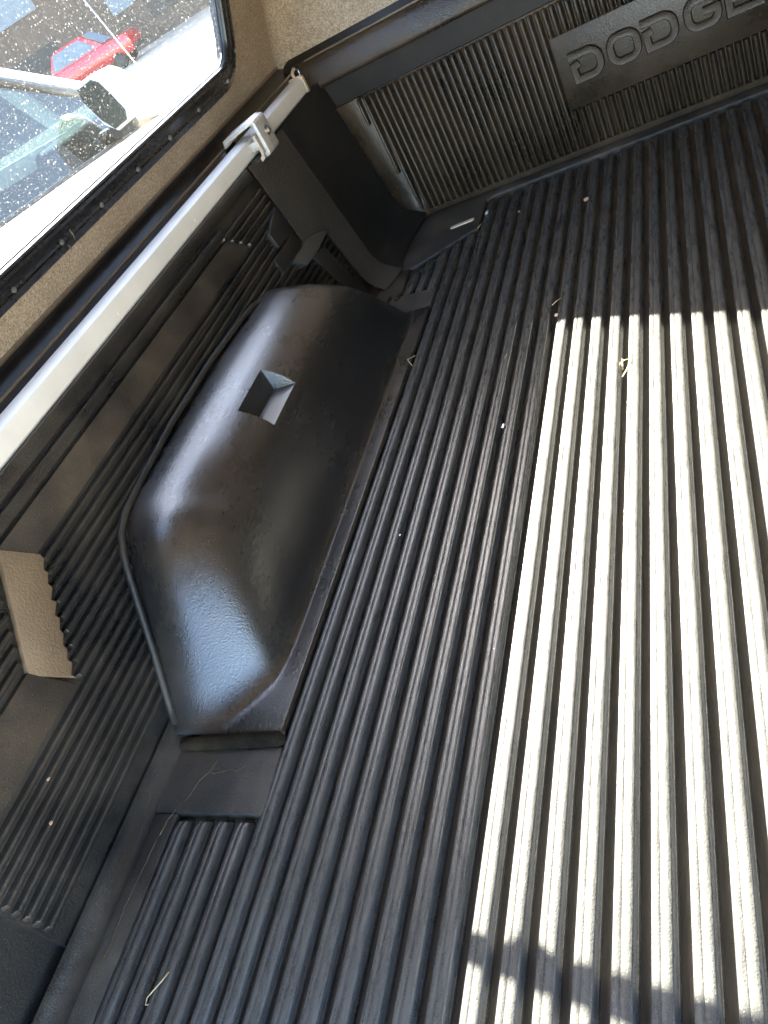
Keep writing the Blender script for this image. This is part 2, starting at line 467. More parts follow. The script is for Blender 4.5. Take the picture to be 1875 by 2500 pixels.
# pale drain slot in the front left corner
def slot_me():
    pts = []
    for i in range(24):
        a = 2 * math.pi * i / 24
        u = 0.030 * math.copysign(1, math.cos(a)) * (abs(math.cos(a)) > 1e-6) + 0.0075 * math.cos(a); v = 0.0085 * math.sin(a)
        pts.append((-0.736 + u, 2.160 + v + u * 0.05))
    return prism_me(pts, lambda a, b, s: (a, b, 0.0022 if s else -0.004), 0.0015)
link('drain_slot_plug', slot_me(), M['cream'], floor)
for kx in (-0.905, -0.875):     # short stubs by the front corner
    link('rib_stub', prism_me([(kx, 1.81), (kx + 0.010, 1.812), (kx + 0.016, 1.838), (kx + 0.006, 1.838)], lambda a, b, s: (a, b, 0.010 if s else -0.004), 0.003), M['plastic'], floor)

# ---- left side wall
def wpt(y, z, off):                        # point on the wall face; off: proud of it
    return (wx(z) + off * 0.9916, y, z + off * 0.129)
def wall_sheet(y0, y1, z0, z1, off):
    return grid_me(np.array([[wpt(y, z, off) for z in np.linspace(z0, z1, 8)] for y in np.linspace(y0, y1, 14)]), True, False)
side = link('side_wall', wall_sheet(0.186, 2.43, -0.02, 0.476, -0.0100), M['wallp'], liner)
link('recess_back', wall_sheet(-0.15, 0.186, -0.02, 0.476, -0.026), M['dark'], side)
link('recess_step', mk([wpt(0.186, -0.02, -0.027), wpt(0.186, 0.476, -0.027), wpt(0.186, 0.476, -0.0100), wpt(0.186, -0.02, -0.0100)], [[0, 1, 2, 3]]), M['dark'], side)

def wall_plate(name, poly, off, mat, thick=0.006, bev=0.002, offs=None):
    n = len(poly)
    offs = offs or [off] * n
    vs = [wpt(y, z, -0.0125) for (y, z) in poly] + [wpt(y, z, o) for (y, z), o in zip(poly, offs)]
    fs = [list(range(n))[::-1], list(range(n, 2 * n))] + [[i, (i + 1) % n, n + (i + 1) % n, n + i] for i in range(n)]
    me = fix_normals(mk(vs, fs))
    bm = bmesh.new(); bm.from_mesh(me)
    if bev: bmesh.ops.bevel(bm, geom=list(bm.edges), offset=bev, segments=2, affect='EDGES', profile=0.5, clamp_overlap=True)
    bm.to_mesh(me); bm.free(); auto_smooth(me, 40)
    return link(name, me, M[mat], side)
wall_plate('top_band', [(0.19, 0.447), (1.748, 0.447), (1.748, 0.474), (0.19, 0.474)], 0.001, 'wallp', bev=0.004)
wall_plate('ledge', [(0.19, 0.420), (1.500, 0.420), (1.500, 0.440), (0.19, 0.440)], 0.0055, 'wallp', bev=0.004)
wall_plate('smooth_strip', [(0.612, 0.363), (1.556, 0.364), (1.492, 0.413), (0.578, 0.413)], 0.0012, 'dusty', bev=0.0012)
wall_plate('smooth_strip', [(0.19, 0.207), (0.486, 0.207), (0.458, 0.2785), (0.19, 0.2785)], 0.0012, 'dusty', bev=0.0012)
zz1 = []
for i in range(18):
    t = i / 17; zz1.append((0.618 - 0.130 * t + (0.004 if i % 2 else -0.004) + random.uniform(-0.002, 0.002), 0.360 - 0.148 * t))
wall_plate('ramp_patch', [(0.580, 0.411)] + zz1 + [(0.456, 0.274)], 0.0, 'warm_lit_patch', bev=0.0006, offs=[0.002] + [0.003] * 18 + [0.0005])

def wall_rib_me(y0, y1):
    prof = [(-0.0062, -0.011), (-0.0050, -0.0030), (-0.0036, -0.0004), (-0.0012, 0.0008), (0.0016, 0.0008), (0.0038, -0.0004), (0.0050, -0.0034), (0.0060, -0.011)]
    segs = [(y0, 0.15), (y0 + 0.006, 1.0), (y1 - 0.006, 1.0), (y1, 0.15)]
    c, s_ = 0.9916, 0.129
    def fn(a, b, s, k):
        b = -0.011 + (b + 0.011) * k
        return (b * c - a * s_, s, a * c + b * s_)
    return extrude_rib(prof, segs, fn)
wc = {}
def add_wall_rib(z, y0, y1):
    key = (round(y0, 3), round(y1, 3))
    if key not in wc: wc[key] = wall_rib_me(y0, y1)
    o = link('rib', wc[key], M['wallp'], side)
    o.location = (wx(z), 0, z)
for j in range(21):
    z = 0.064 + 0.0177 * j
    fe = 1.885 if z < 0.222 else 1.752
    if z < 0.200: add_wall_rib(z, 0.190, fe)
    elif z < 0.360: add_wall_rib(z, 0.505 + (z - 0.216) * 0.814, fe)
    else: add_wall_rib(z, 1.560 - (z - 0.364) * 1.30, fe)
    if 0.285 < z < 0.405: add_wall_rib(z, 0.190, 0.452 + (z - 0.274) * 0.847)
for j in range(1, 4):
    pass
# pieces at the front end of the wall
wall_plate('pocket_block', [(1.640, 0.306), (1.742, 0.300), (1.735, 0.372), (1.640, 0.345)], 0.010, 'dark', bev=0.003)
wall_plate('pocket_plate', [(1.600, 0.262), (1.745, 0.258), (1.745, 0.295), (1.600, 0.300)], 0.002, 'dark')
wall_plate('raised_tab', [(1.665, 0.258), (1.672, 0.228), (1.750, 0.222), (1.880, 0.224), (1.790, 0.256)], 0.012, 'leather', bev=0.003, offs=[0.004, 0.022, 0.024, 0.016, 0.004])
wall_plate('cut_ridge', [(1.748, 0.218), (1.803, 0.214), (1.858, 0.020), (1.805, 0.020)], 0.012, 'dark', bev=0.003, offs=[0.004, 0.018, 0.018, 0.004])
# leathery corner band and the dark return beyond it
zs = np.linspace(-0.012, 0.505, 12)
def band_y0(z): return 1.753 if z > 0.245 else (1.878 + (0.22 - max(z, 0)) * 0.10 if z < 0.222 else 1.753 + (0.245 - z) / 0.023 * 0.125)
P = []
for z in [-0.004, 0.004, 0.014, 0.028, 0.045, 0.075] + list(np.linspace(0.10, 0.222, 4)) + [0.2451] + list(np.linspace(0.26, 0.474, 8)):
    y0 = band_y0(z); y1 = 1.992 - 0.035 * z
    e = 0.055 * max(0, 1 - max(z, 0) / 0.075) ** 2.2
    P.append([wpt(y0, z, 0.0015 + e * 0.6), wpt(y0 + 0.01, z, 0.003 + e * 0.7), wpt((y0 + y1) / 2, z, 0.010 + e * 0.9), wpt(y1 - 0.012, z, 0.0165 + e), wpt(y1, z, 0.0165 + e), wpt(y1 + 0.012, z, 0.013 + e), wpt(y1 + 0.06, z, 0.006 + e), wpt(2.20, z, 0.003 + e * 1.1), wpt(2.28, z, 0.004 + e * 1.3), wpt(2.43, z, 0.006 + e * 1.5)])
P = np.array(P)
band_me = grid_me(P[:, :5], True); link('corner_band', band_me, M['leather'], side)
link('corner_return', grid_me(P[:, 4:], True), M['dark'], side)
# fillet between wall and floor
def fillet(y0, y1):
    rows = []
    for y in np.linspace(y0, y1, 6):
        r = []
        for a in np.linspace(0, math.pi / 2, 9):
            r.append((-0.943 - 0.027 * math.sin(a), y, -0.0004 + 0.030 * (1 - math.cos(a))))
        rows.append(r)
    return grid_me(np.array(rows), True, True)
link('floor_fillet', fillet(-0.15, 0.60), M['plastic'], side)
link('floor_fillet', fillet(1.70, 2.40), M['plastic'], side)

# ---- wheel well cover
def smin(a, b, k):
    h = np.clip(0.5 + 0.5 * (b - a) / k, 0, 1)
    return b * (1 - h) + a * h - k * h * (1 - h)
def smax(a, b, k): return -smin(-a, -b, k)
sx = np.array([-1.06, -1.003, -0.960, -0.918, -0.885, -0.858, -0.838, -0.822, -0.808, -0.795, -0.78, -0.74])
sz = np.array([0.298, 0.288, 0.279, 0.263, 0.245, 0.222, 0.190, 0.142, 0.075, 0.0, -0.07, -0.24])
fx = np.linspace(-1.06, -0.74, 400); fz = np.interp(fx, sx, sz)
kern = np.hanning(57); kern /= kern.sum()
fz = np.convolve(np.pad(fz, 28, mode='reflect', reflect_type='odd'), kern, 'valid')
def well_z(x, y):
    s = np.interp(x, fx, fz)
    bow = 0.93 + 0.07 * np.clip(1 - ((y - 1.08) / 0.55) ** 2, 0, 1)
    s = s * np.where(s > 0, bow, 1)
    rear = (y - 0.512) * 1.18
    front = (1.712 - y) * 1.75
    z = smin(s, rear, 0.080)
    dg = ((x + 0.790) * -0.80 + (y - 0.640) * 0.60) * 1.9
    z = smin(z, dg, 0.110)
    z = smin(z, front, 0.13)
    z = z - 0.012 * np.exp(-((x + 0.860) / 0.04) ** 2 - ((y - 0.86) / 0.06) ** 2) + 0.012 * np.exp(-((x + 0.905) / 0.05) ** 2 - ((y - 0.70) / 0.07) ** 2)
    return smax(z, 0.0025 + 0 * x, 0.040)
PX0, PX1, PY0, PY1 = -0.899, -0.846, 1.046, 1.178
gx = np.unique(np.round(np.concatenate([np.linspace(-1.02, PX0, 22), np.linspace(PX0, PX1, 10), np.linspace(PX1, -0.754, 44)]), 5))
gy = np.unique(np.round(np.concatenate([np.linspace(0.512, PY0, 60), np.linspace(PY0, PY1, 14), np.linspace(PY1, 1.722, 56)]), 5))
GX, GY = np.meshgrid(gx, gy)
GZ = well_z(GX, GY)
m, n = GX.shape
vs = np.stack([GX, GY, GZ], -1).reshape(-1, 3).tolist()
fs = []
for i in range(m - 1):
    for j in range(n - 1):
        cxm = (gx[j] + gx[j + 1]) / 2; cym = (gy[i] + gy[i + 1]) / 2
        if PX0 < cxm < PX1 and PY0 < cym < PY1: continue
        fs.append([i * n + j, i * n + j + 1, (i + 1) * n + j + 1, (i + 1) * n + j])
base = len(vs)
for i in range(m): vs.append((gx[-1] + 0.002, gy[i], -0.0175))
for i in range(m - 1): fs.append([i * n + n - 1, base + i, base + i + 1, (i + 1) * n + n - 1])
base = len(vs)
for j in range(n): vs.append((gx[j], gy[0] - 0.002, -0.0175))
for j in range(n - 1): fs.append([j, base + j, base + j + 1, j + 1])
well = link('wheel_well_cover', mk(vs, fs, True), M['well'], liner)
# pocket for a cross board
ix = [j for j in range(n) if PX0 - 1e-6 <= gx[j] <= PX1 + 1e-6]; iy = [i for i in range(m) if PY0 - 1e-6 <= gy[i] <= PY1 + 1e-6]
def zz(x, y): return float(well_z(np.array([x]), np.array([y]))[0])
E1 = (-0.889, 1.166, 0.208); F1 = (-0.890, 1.078, 0.208)
pv = []; pf = []
def strip(edge, tgt0, tgt1):
    b = len(pv); k = len(edge)
    pv.extend(edge)
    for q in range(k):
        t = q / (k - 1); pv.append(tuple(tgt0[c] * (1 - t) + tgt1[c] * t for c in range(3)))
    for q in range(k - 1): pf.append([b + q, b + q + 1, b + k + q + 1, b + k + q])
strip([(PX0, gy[i], zz(PX0, gy[i])) for i in iy], F1, E1)
strip([(PX1, gy[i], zz(PX1, gy[i])) for i in iy], F1, E1)
strip([(gx[j], PY1, zz(gx[j], PY1)) for j in ix], E1, E1)
strip([(gx[j], PY0, zz(gx[j], PY0)) for j in ix], F1, F1)
link('board_pocket', fix_normals(mk(pv, pf)), M['well'], well)
# pale rolled lip where the cover meets the wall
lip = [(0.527, 0.020), (0.560, 0.062), (0.598, 0.108), (0.650, 0.175), (0.690, 0.226), (0.712, 0.250), (0.738, 0.270), (0.775, 0.283), (0.86, 0.290), (1.0, 0.298), (1.2, 0.298), (1.35, 0.291), (1.42, 0.284), (1.47, 0.266), (1.53, 0.22), (1.60, 0.14), (1.66, 0.05)]
link('rolled_lip', tube_me([wpt(y, z, 0.003) for y, z in lip], 0.0065, 8), M['plastic'], well)

# ---- bulkhead
bulk = link('bulkhead', box_me(-0.93, 0.68, YB + 0.0105, YB + 0.020, -0.01, 0.385), M['bulk'], liner)
BP = 0.01996
def bulk_rib_me(z0, z1, round_top=True):
    prof = [(-0.0092, 0.0110), (-0.0056, -0.001), (-0.0028, -0.0068), (0.0, -0.0080), (0.0028, -0.0068), (0.0056, -0.001), (0.0092, 0.0110)]
    top = [(z1 - 0.012, 1.0), (z1 - 0.004, 0.7), (z1, 0.2)] if round_top else [(z1, 1.0)]
    return extrude_rib(prof, [(z0, 1.0)] + top, lambda a, b, s, k: (a, 0.0110 + (b - 0.0110) * k, s))
bc = {}
def add_bulk_rib(x, z0, z1, rt=True):
    key = (round(z0, 3), round(z1, 3), rt)
    if key not in bc: bc[key] = bulk_rib_me(z0, z1, rt)
    o = link('rib', bc[key], M['bulk'], bulk); o.location = (x, YB, 0)
PL, PR = -0.387, 0.133
i = 0
x = PL - BP * 0.55
while x > -0.946:
    zlow = 0.012
    if x < -0.900: zlow = 0.012 + (-0.900 - x) / 0.046 * 0.37
    if zlow < 0.36: add_bulk_rib(x, round(zlow, 3), 0.387)
    x2 = 2 * XC - x
    add_bulk_rib(x2, 0.012, 0.387)
    x -= BP
x = PL + BP * 0.45
while x < PR - 0.004:
    add_bulk_rib(x, 0.012, 0.117, False)
    add_bulk_rib(x, 0.312, 0.387)
    x += BP
link('foot_ledge', box_me(-0.935, 0.68, YB - 0.0075, YB + 0.010, -0.012, 0.0125, 0.0025), M['bulk_matte'], bulk)
# name panel with raised letters
panel = link('name_panel', box_me(PL, PR, YB + 0.001, YB + 0.012, 0.118, 0.3105, 0.003), M['bulk'], bulk)
def stroke_me(paths, x0, z0, wd, ht, hw=0.0108):
    """raised letter strokes: rounded plateau swept along centre lines"""
    prof = [(-1.0, 0.0), (-0.92, 0.55), (-0.72, 0.95), (-0.3, 0.88), (0.3, 0.88), (0.72, 0.95), (0.92, 0.55), (1.0, 0.0)]
    vs, fs = [], []
    for path, closed in paths:
        pts = [Vector((x0 + a * wd, z0 + b * ht)) for a, b in path]
        k = len(pts); b0 = len(vs); npf = len(prof)
        for i in range(k):
            if closed: d0 = (pts[i] - pts[i - 1]); d1 = (pts[(i + 1) % k] - pts[i])
            else:
                d0 = pts[i] - pts[max(i - 1, 0)]; d1 = pts[min(i + 1, k - 1)] - pts[i]
                if d0.length < 1e-9: d0 = d1
                if d1.length < 1e-9: d1 = d0
            d0.normalize(); d1.normalize()
            nn = Vector((-(d0 + d1).y, (d0 + d1).x)).normalized()
            sc_ = 1.0 / max(0.5, nn.dot(Vector((-d0.y, d0.x))))
            for a, h in prof:
                p = pts[i] + nn * (a * hw * sc_)
                vs.append((p.x, YB + 0.0012 - h * 0.0085, p.y))
        for i in range(k if closed else k - 1):
            i2 = (i + 1) % k
            for j in range(npf - 1):
                fs.append([b0 + i * npf + j, b0 + i * npf + j + 1, b0 + i2 * npf + j + 1, b0 + i2 * npf + j])
        if not closed:
            fs.append([b0 + j for j in range(npf)]); fs.append([b0 + (k - 1) * npf + j for j in range(npf)])
    return auto_smooth(fix_normals(mk(vs, fs)), 60)
def arc(cx, cz, rx, rz, a0, a1, n=5):
    return [(cx + rx * math.cos(math.radians(a0 + (a1 - a0) * i / n)), cz + rz * math.sin(math.radians(a0 + (a1 - a0) * i / n))) for i in range(n + 1)]
H = 0.115
D_ = [([(0.0, 1 - H)] + arc(0.58, 0.58, 0.31, 0.305, 90, 0) + arc(0.58, 0.42, 0.31, 0.305, 0, -90) + [(0.115, H), (0.10, 0.40), (0.10, 0.56), (0.28, 0.60)], False)]
O_ = [(arc(0.62, 0.60, 0.27, 0.285, 90, 0) + arc(0.62, 0.40, 0.27, 0.285, 0, -90) + arc(0.38, 0.40, 0.27, 0.285, -90, -180) + arc(0.38, 0.60, 0.27, 0.285, 180, 90), True)]
G_ = [([(0.95, 0.76), (0.86, 0.84)] + arc(0.66, 0.70, 0.15, 0.185, 60, 90, 2) + arc(0.38, 0.60, 0.27, 0.285, 90, 180) + arc(0.38, 0.40, 0.27, 0.285, 180, 270) + arc(0.66, 0.37, 0.24, 0.255, -90, 0) + [(0.90, 0.50), (0.52, 0.50)], False)]
E_ = [([(0.98, 1 - H), (0.115, 1 - H), (0.115, H), (0.98, H)], False), ([(0.20, 0.5), (0.86, 0.5)], False)]
for ch, x_ in ((D_, -0.354), (O_, -0.2575), (D_, -0.166), (G_, -0.066), (E_, 0.028)):
    link('raised_letter', stroke_me(ch, x_, 0.179, 0.0865, 0.080), M['bulk'], panel)
# smooth left border rolling into the corner
rows = []
for z in np.linspace(-0.005, 0.387, 16):
    t = max(0, min(1, z / 0.387))
    q_ = 0.045 * max(0, 1 - max(z, 0) / 0.06) ** 2
    xf = -0.905 - 0.045 * t + q_ * 0.4; xr = -0.945 - 0.056 * t + q_
    foot = max(0, 1 - z / 0.035) ** 2 * 0.02
    r = [(xf + 0.030, YB + 0.0108, z), (xf + 0.004, YB + 0.001 - foot, z), (xf, YB - 0.001 - foot, z), ((xf + xr) / 2, YB - 0.002 - foot, z), (xr, YB - 0.001 - foot, z)]
    for a in np.linspace(15, 95, 7):
        r.append((xr - 0.040 * math.sin(math.radians(a)), YB + 0.045 * (1 - math.cos(math.radians(a))), z))
    r.append((xr - 0.042, YB + 0.10, z))
    rows.append(r)
link('rolled_border', grid_me(np.array(rows), True, True), M['bulk'], bulk)
link('border_cap', mk([r for r in rows[-1]] + [(-1.09, YB + 0.1, 0.387), (-0.93, YB + 0.1, 0.387)], [[11 - q for q in range(12)] + [12, 13][::-1]]) if False else box_me(-1.03, 0.68, YB + 0.004, YB + 0.05, 0.381, 0.3885, 0.002), M['bulk'], bulk)
link('upper_recess', mk([(-1.10, YB + 0.016, 0.38), (0.80, YB + 0.016, 0.38), (0.80, YB + 0.010, 0.470), (-1.10, YB + 0.010, 0.470)], [[0, 1, 2, 3]]), M['dark'], bulk)
rows = []
for x in np.linspace(-1.065, 0.80, 24):
    rows.append([(x, YB + 0.014, 0.452), (x, YB - 0.004, 0.4545), (x, YB - 0.008, 0.459), (x, YB - 0.0085, 0.466), (x, YB - 0.002, 0.492), (x, YB + 0.006, 0.512), (x, YB + 0.012, 0.5235), (x, YB + 0.020, 0.528), (x, YB + 0.030, 0.529)])
link('top_roll', grid_me(np.array(rows), True, True), M['bulk'], bulk)
# right hand wall of the liner
right = link('side_wall', mk([(2 * XC + 0.965, -0.15, -0.02), (2 * XC + 0.965, 2.43, -0.02), (2 * XC + 1.034, 2.43, 0.535), (2 * XC + 1.034, -0.15, 0.535)], [[0, 1, 2, 3]]), M['wallp'], liner)

# ------------------------------------------------------------------ steel bed of the truck
bed = empty('truck_bed', 'gloss black painted steel rails around the top of the pickup bed', 'truck bed', (-1.08, 1.1, 0.52))
def strip_y(name, pts, mat, y0=-0.15, y1=2.44, parent=bed):
    rows = np.array([[(x, y, z) for x, z in pts] for y in np.linspace(y0, y1, 8)])
    return link(name, grid_me(rows, False, False), M[mat], parent)
strip_y('side_rail', [(-1.150, 0.30), (-1.0825, 0.474), (-1.0805, 0.507), (-1.091, 0.5175), (-1.097, 0.519), (-1.103, 0.5165), (-1.136, 0.5485), (-1.190, 0.560)], 'gloss_black')
link('metal_edge', box_me(-1.1030, -1.0957, -0.15, 2.36, 0.5160, 0.5222, 0.0015), M['brown_metal'], bed)
rows = np.array([[(x, y, z) for y, z in [(YB + 0.024, 0.525), (YB + 0.030, 0.5335), (YB + 0.045, 0.5335), (YB + 0.055, 0.550), (YB + 0.09, 0.552)]] for x in np.linspace(-1.16, 0.95, 4)])
link('front_rail', grid_me(rows, False, True), M['brown_black'], bed)
link('metal_edge', box_me(-1.045, 0.80, YB + 0.0235, YB + 0.0295, 0.5295, 0.5355, 0.0015), M['brown_metal'], bed)
strip_y('side_rail', [(2 * XC + 1.18, 0.545), (2 * XC + 1.034, 0.530), (2 * XC + 1.12, 0.30)], 'gloss_black')

# ------------------------------------------------------------------ pale rail along the side
rail = empty('utility_rail', 'long off-white metal rail bolted along the top of the bed side', 'rail', (-1.01, 1.0, 0.489))
RK = 1.045
def Q(x, y, z): return (x * RK, y * RK, 0.85 + (z - 0.85) * RK)       # the rail sits hard against the bed side
prof = [(-0.990, 0.4915), (-0.9888, 0.4935), (-0.9888, 0.5200), (-0.9905, 0.5250), (-0.9955, 0.5285), (-1.003, 0.5300), (-1.022, 0.5305), (-1.0255, 0.529), (-1.027, 0.525), (-1.027, 0.4915), (-1.0255, 0.4895), (-0.992, 0.4895)]
link('rail_body', auto_smooth(prism_me(prof, lambda a, b, s: Q(a, 2.176 if s else -0.15, b)), 25), M['rail'], rail)
link('end_cap', prism_me([(-0.986, 0.4875), (-0.986, 0.529), (-0.992, 0.5335), (-1.028, 0.5335), (-1.028, 0.4875)], lambda a, b, s: Q(a, 2.190 if s else 2.1765, b), 0.002), M['cream'], rail)
link('end_hook', tube_me([Q(-1.012, 2.188, 0.531), Q(-1.016, 2.196, 0.542), Q(-1.020, 2.222, 0.547), Q(-1.024, 2.238, 0.546)], 0.0045, 8), M['cream'], rail)
for yy in (0.62, 1.05, 1.40):
    link('rivet', cyl_me(Q(-0.9884, yy, 0.503), (1, 0, 0), 0.0035, 0.002, 12, 0.0006), M['rail'], rail)

# ------------------------------------------------------------------ rail clamp
clamp = empty('rail_clamp', 'dull aluminium C-shaped clamp with a bolt gripping the pale rail', 'clamp', (-0.975, 1.77, 0.475))
cp = [(-1.046, 0.534), (-1.040, 0.5505), (-0.962, 0.5640), (-0.946, 0.5600), (-0.9425, 0.5540), (-0.9425, 0.4880), (-0.9465, 0.4815), (-0.9560, 0.4800), (-0.9580, 0.4880), (-0.9520, 0.4920), (-0.9515, 0.5490), (-0.958, 0.5545), (-1.030, 0.5425), (-1.036, 0.535)]
body = prism_me(cp, lambda a, b, s: Q(a, 1.800 if s else 1.737, b), 0.0012)
link('clamp_body', body, M['alu'], clamp)
hk = [(-0.9600, 0.5320), (-0.9600, 0.4900), (-0.9640, 0.4790), (-0.9720, 0.4745), (-1.0080, 0.4725), (-1.0120, 0.4775), (-1.0080, 0.4815), (-0.9740, 0.4830), (-0.9680, 0.4880), (-0.9668, 0.4930), (-0.9668, 0.5320)]
link('clamp_hook', prism_me(hk, lambda a, b, s: Q(a, 1.792 if s else 1.738, b), 0.001), M['alu_cut'], clamp)
link('washer', cyl_me(Q(-0.9418, 1.776, 0.524), (1, 0, 0), 0.0125, 0.002, 24, 0.0005), M['steel'], clamp)
link('bolt_head', cyl_me(Q(-0.9385, 1.776, 0.524), (1, 0, 0), 0.0075, 0.006, 6, 0.001), M['steel'], clamp)
link('saddle', box_me(-1.0330, -1.0105, 1.820, 1.870, 0.484, 0.505, 0.002), M['alu'], clamp)

# ------------------------------------------------------------------ camper shell
shell = empty('camper_shell', 'tan felt-lined camper shell with framed side windows over the pickup bed', 'camper shell', (XC, 1.1, 0.545))
CK, CX, CZ = 0.38, -1.135, 0.549
def cpt(y, z, off=0.0, side_=-1):        # point on the left (or mirrored right) inner wall, off towards the inside
    nx, nz = 0.9348, -0.3552
    x = CX + CK * (z - CZ)
    p = (x + off * nx, y, z + off * nz)
    return p if side_ < 0 else (2 * XC - p[0], p[1], p[2])
WY0, WY1, WZ0, WZ1 = 0.62, 2.056, 0.6545, 1.075   # visible glass
def rounded_rect(y0, y1, z0, z1, r, n=8, lean=0.22):
    pts = []
    for cy_, cz_, a0 in ((y1 - r, z0 + r, -90), (y1 - r, z1 - r, 0), (y0 + r, z1 - r, 90), (y0 + r, z0 + r, 180)):
        for i in range(n + 1):
            a = math.radians(a0 + 90 * i / n)
            yy = cy_ + r * math.cos(a); zz_ = cz_ + r * math.sin(a)
            t = (yy - y0) / (y1 - y0)
            pts.append((yy + lean * (zz_ - WZ0) * t, zz_))
    return pts
ZTOP = 1.18
def fill_ring(outer, inner, fn):
    bm = bmesh.new()
    def loop(pts):
        vs = [bm.verts.new(fn(*p)) for p in pts]
        return [bm.edges.new((vs[i], vs[(i + 1) % len(vs)])) for i in range(len(vs))]
    e = loop(outer) + loop(inner)
    bmesh.ops.triangle_fill(bm, use_beauty=True, use_dissolve=False, edges=e)
    bmesh.ops.recalc_face_normals(bm, faces=bm.faces)
    me = bpy.data.meshes.new("ring"); bm.to_mesh(me); bm.free(); return me
def grow(y0, y1, z0, z1, g, r): return rounded_rect(y0 - g, y1 + g, z0 - g, z1 + g, r + g)
def shell_side(sd_):
    g = 0.030
    inner = grow(WY0, WY1, WZ0, WZ1, g, 0.055)
    outer = [(-0.15, CZ - 0.035), (2.36, CZ - 0.035), (2.36, ZTOP), (-0.15, ZTOP)]
    wall_o = link('felt_wall', fill_ring(outer, inner, lambda y, z: cpt(y, z, 0.0, sd_)), M['carpet'], shell)
    link('outer_skin', fill_ring(outer, inner, lambda y, z: cpt(y, z, -0.028, sd_)), M['gloss_black'], wall_o)
    # extruded frame, swept round the opening: (grow, offset) profile with ridges
    pr = [(0.034, -0.028), (0.050, -0.003), (0.050, 0.004), (0.047, 0.008), (0.036, 0.0085), (0.034, 0.0060), (0.031, 0.0090), (0.028, 0.0062), (0.024, 0.0064), (0.021, 0.0100), (0.010, 0.0105), (0.006, 0.0060), (0.003, 0.0055), (0.0005, 0.0015), (0.0, -0.012), (0.004, -0.028)]
    loops = [grow(WY0, WY1, WZ0, WZ1, g_, 0.045) for g_, o_ in pr]
    nL = len(loops[0]); vs = []; fs = []
    for lp, (g_, o_) in zip(loops, pr): vs += [cpt(y, z, o_, sd_) for y, z in lp]
    for i in range(len(pr)):
        i2 = (i + 1) % len(pr)
        for j in range(nL):
            j2 = (j + 1) % nL
            fs.append([i * nL + j, i * nL + j2, i2 * nL + j2, i2 * nL + j])
    fr = link('window_frame', auto_smooth(fix_normals(mk(vs, fs)), 30), M['frame'], shell)
    lp = grow(WY0, WY1, WZ0, WZ1, 0.002, 0.045)
    link('pane', mk([cpt(y, z, -0.013, sd_) for y, z in lp], [list(range(len(lp)))]), M['dusty_glass'], fr)
    link('gasket', tube_me([cpt(y, z, -0.010, sd_) for y, z in lp + lp[:1]], 0.0035, 6, False), M['rubber'], fr)
    nrm = Vector(cpt(0, 0.7, 1, sd_)) - Vector(cpt(0, 0.7, 0, sd_))
    scr = [(2.007, 0.6265), (1.814, 0.626), (1.645, 0.626), (1.480, 0.625), (1.316, 0.625), (1.161, 0.627), (0.998, 0.626), (0.835, 0.626), (0.70, 0.626), (2.094, 0.668), (2.076, 0.634), (2.135, 0.84)]
    first = None
    for y, z in scr:
        c = Vector(cpt(y, z, 0.010, sd_))
        if first is None or True:
            me = cyl_me(c, nrm, 0.0055, 0.005, 6, 0.0012)
        s_ = link('screw', me, M['steel'], fr)
    # unseen bar and knob, added to cast the shadow band across the near floor
    link('shadow_bar', tube_me([cpt(0.800, 0.650, 0.014, sd_), cpt(0.865, 0.76, 0.014, sd_), cpt(0.99, 0.985, 0.014, sd_), cpt(1.01, 1.02, 0.014, sd_)], [0.015, 0.019, 0.032, 0.034], 8), M['frame'], fr)
    link('shadow_knob', cyl_me(cpt(0.836, 0.705, 0.016, sd_), nrm, 0.022, 0.012, 16, 0.002), M['frame'], fr)
    return wall_o, fr
lw, lfr = shell_side(-1)
link('felt_wall', grid_me(np.array([[cpt(y, z, 0.0, 1) for z in np.linspace(CZ - 0.035, ZTOP, 4)] for y in np.linspace(-0.15, 2.36, 4)]), False), M['carpet'], shell)
for a, b in (((1.193, 0.634), (1.197, 0.615)), ((1.172, 0.6165), (1.175, 0.606))):
    link('staple', tube_me([cpt(*a, 0.0115), cpt((a[0] + b[0]) / 2, (a[1] + b[1]) / 2, 0.0135), cpt(*b, 0.0115)], 0.0012, 6), M['brown_metal'], lfr)
link('felt_edge', prism_me([(-1.142, 0.5445), (-1.134, 0.5445), (-1.130, 0.5505), (-1.134, 0.5560), (-1.142, 0.5560)], lambda a, b, s: (a, 2.40 if s else -0.15, b), 0.0015), M['brown_metal'], shell)
# front wall with softly rounded corner, roof
YF = 2.398
rows = []
for z in np.linspace(0.515, ZTOP, 6):
    xw = CX + CK * (z - CZ); xr_ = 2 * XC - xw
    r = [(xw, 2.36, z)]
    for a in np.linspace(10, 90, 6):
        r.append((xw + 0.038 * (1 - math.cos(math.radians(a))), 2.36 + 0.038 * math.sin(math.radians(a)), z))
    r += [(x, YF, z) for x in np.linspace(xw + 0.05, xr_ - 0.038, 8)] + [(xr_, 2.36, z)]
    rows.append(r)
link('felt_front', grid_me(np.array(rows), True), M['carpet'], shell)
for sg_ in (-1, 1):
    rows = []
    for z in np.linspace(0.50, ZTOP, 5):
        xa = CX + CK * (z - CZ); pts_ = [(xa, -0.148), (xa + 0.02, -0.150), (xa + 0.14, -0.155), (xa + 0.15, -0.165)]
        rows.append([((p if sg_ < 0 else 2 * XC - p), q, z) for p, q in pts_])
    link('reflector_post', grid_me(np.array(rows), True), M['carpet'], shell)  # unseen posts, added to give the wheel well warm tan reflections
blocker = link('hatch_sky_blocker', prism_me([(-0.155, ZTOP + 0.015), (-0.155, ZTOP - 0.010), (-0.95, ZTOP + 0.10), (-0.95, ZTOP + 0.13)], lambda a, b, s: (0.62 if s else -0.88, a, b), 0.004), M['frame'], shell)  # unseen raised hatch, added to block blue sky light from behind
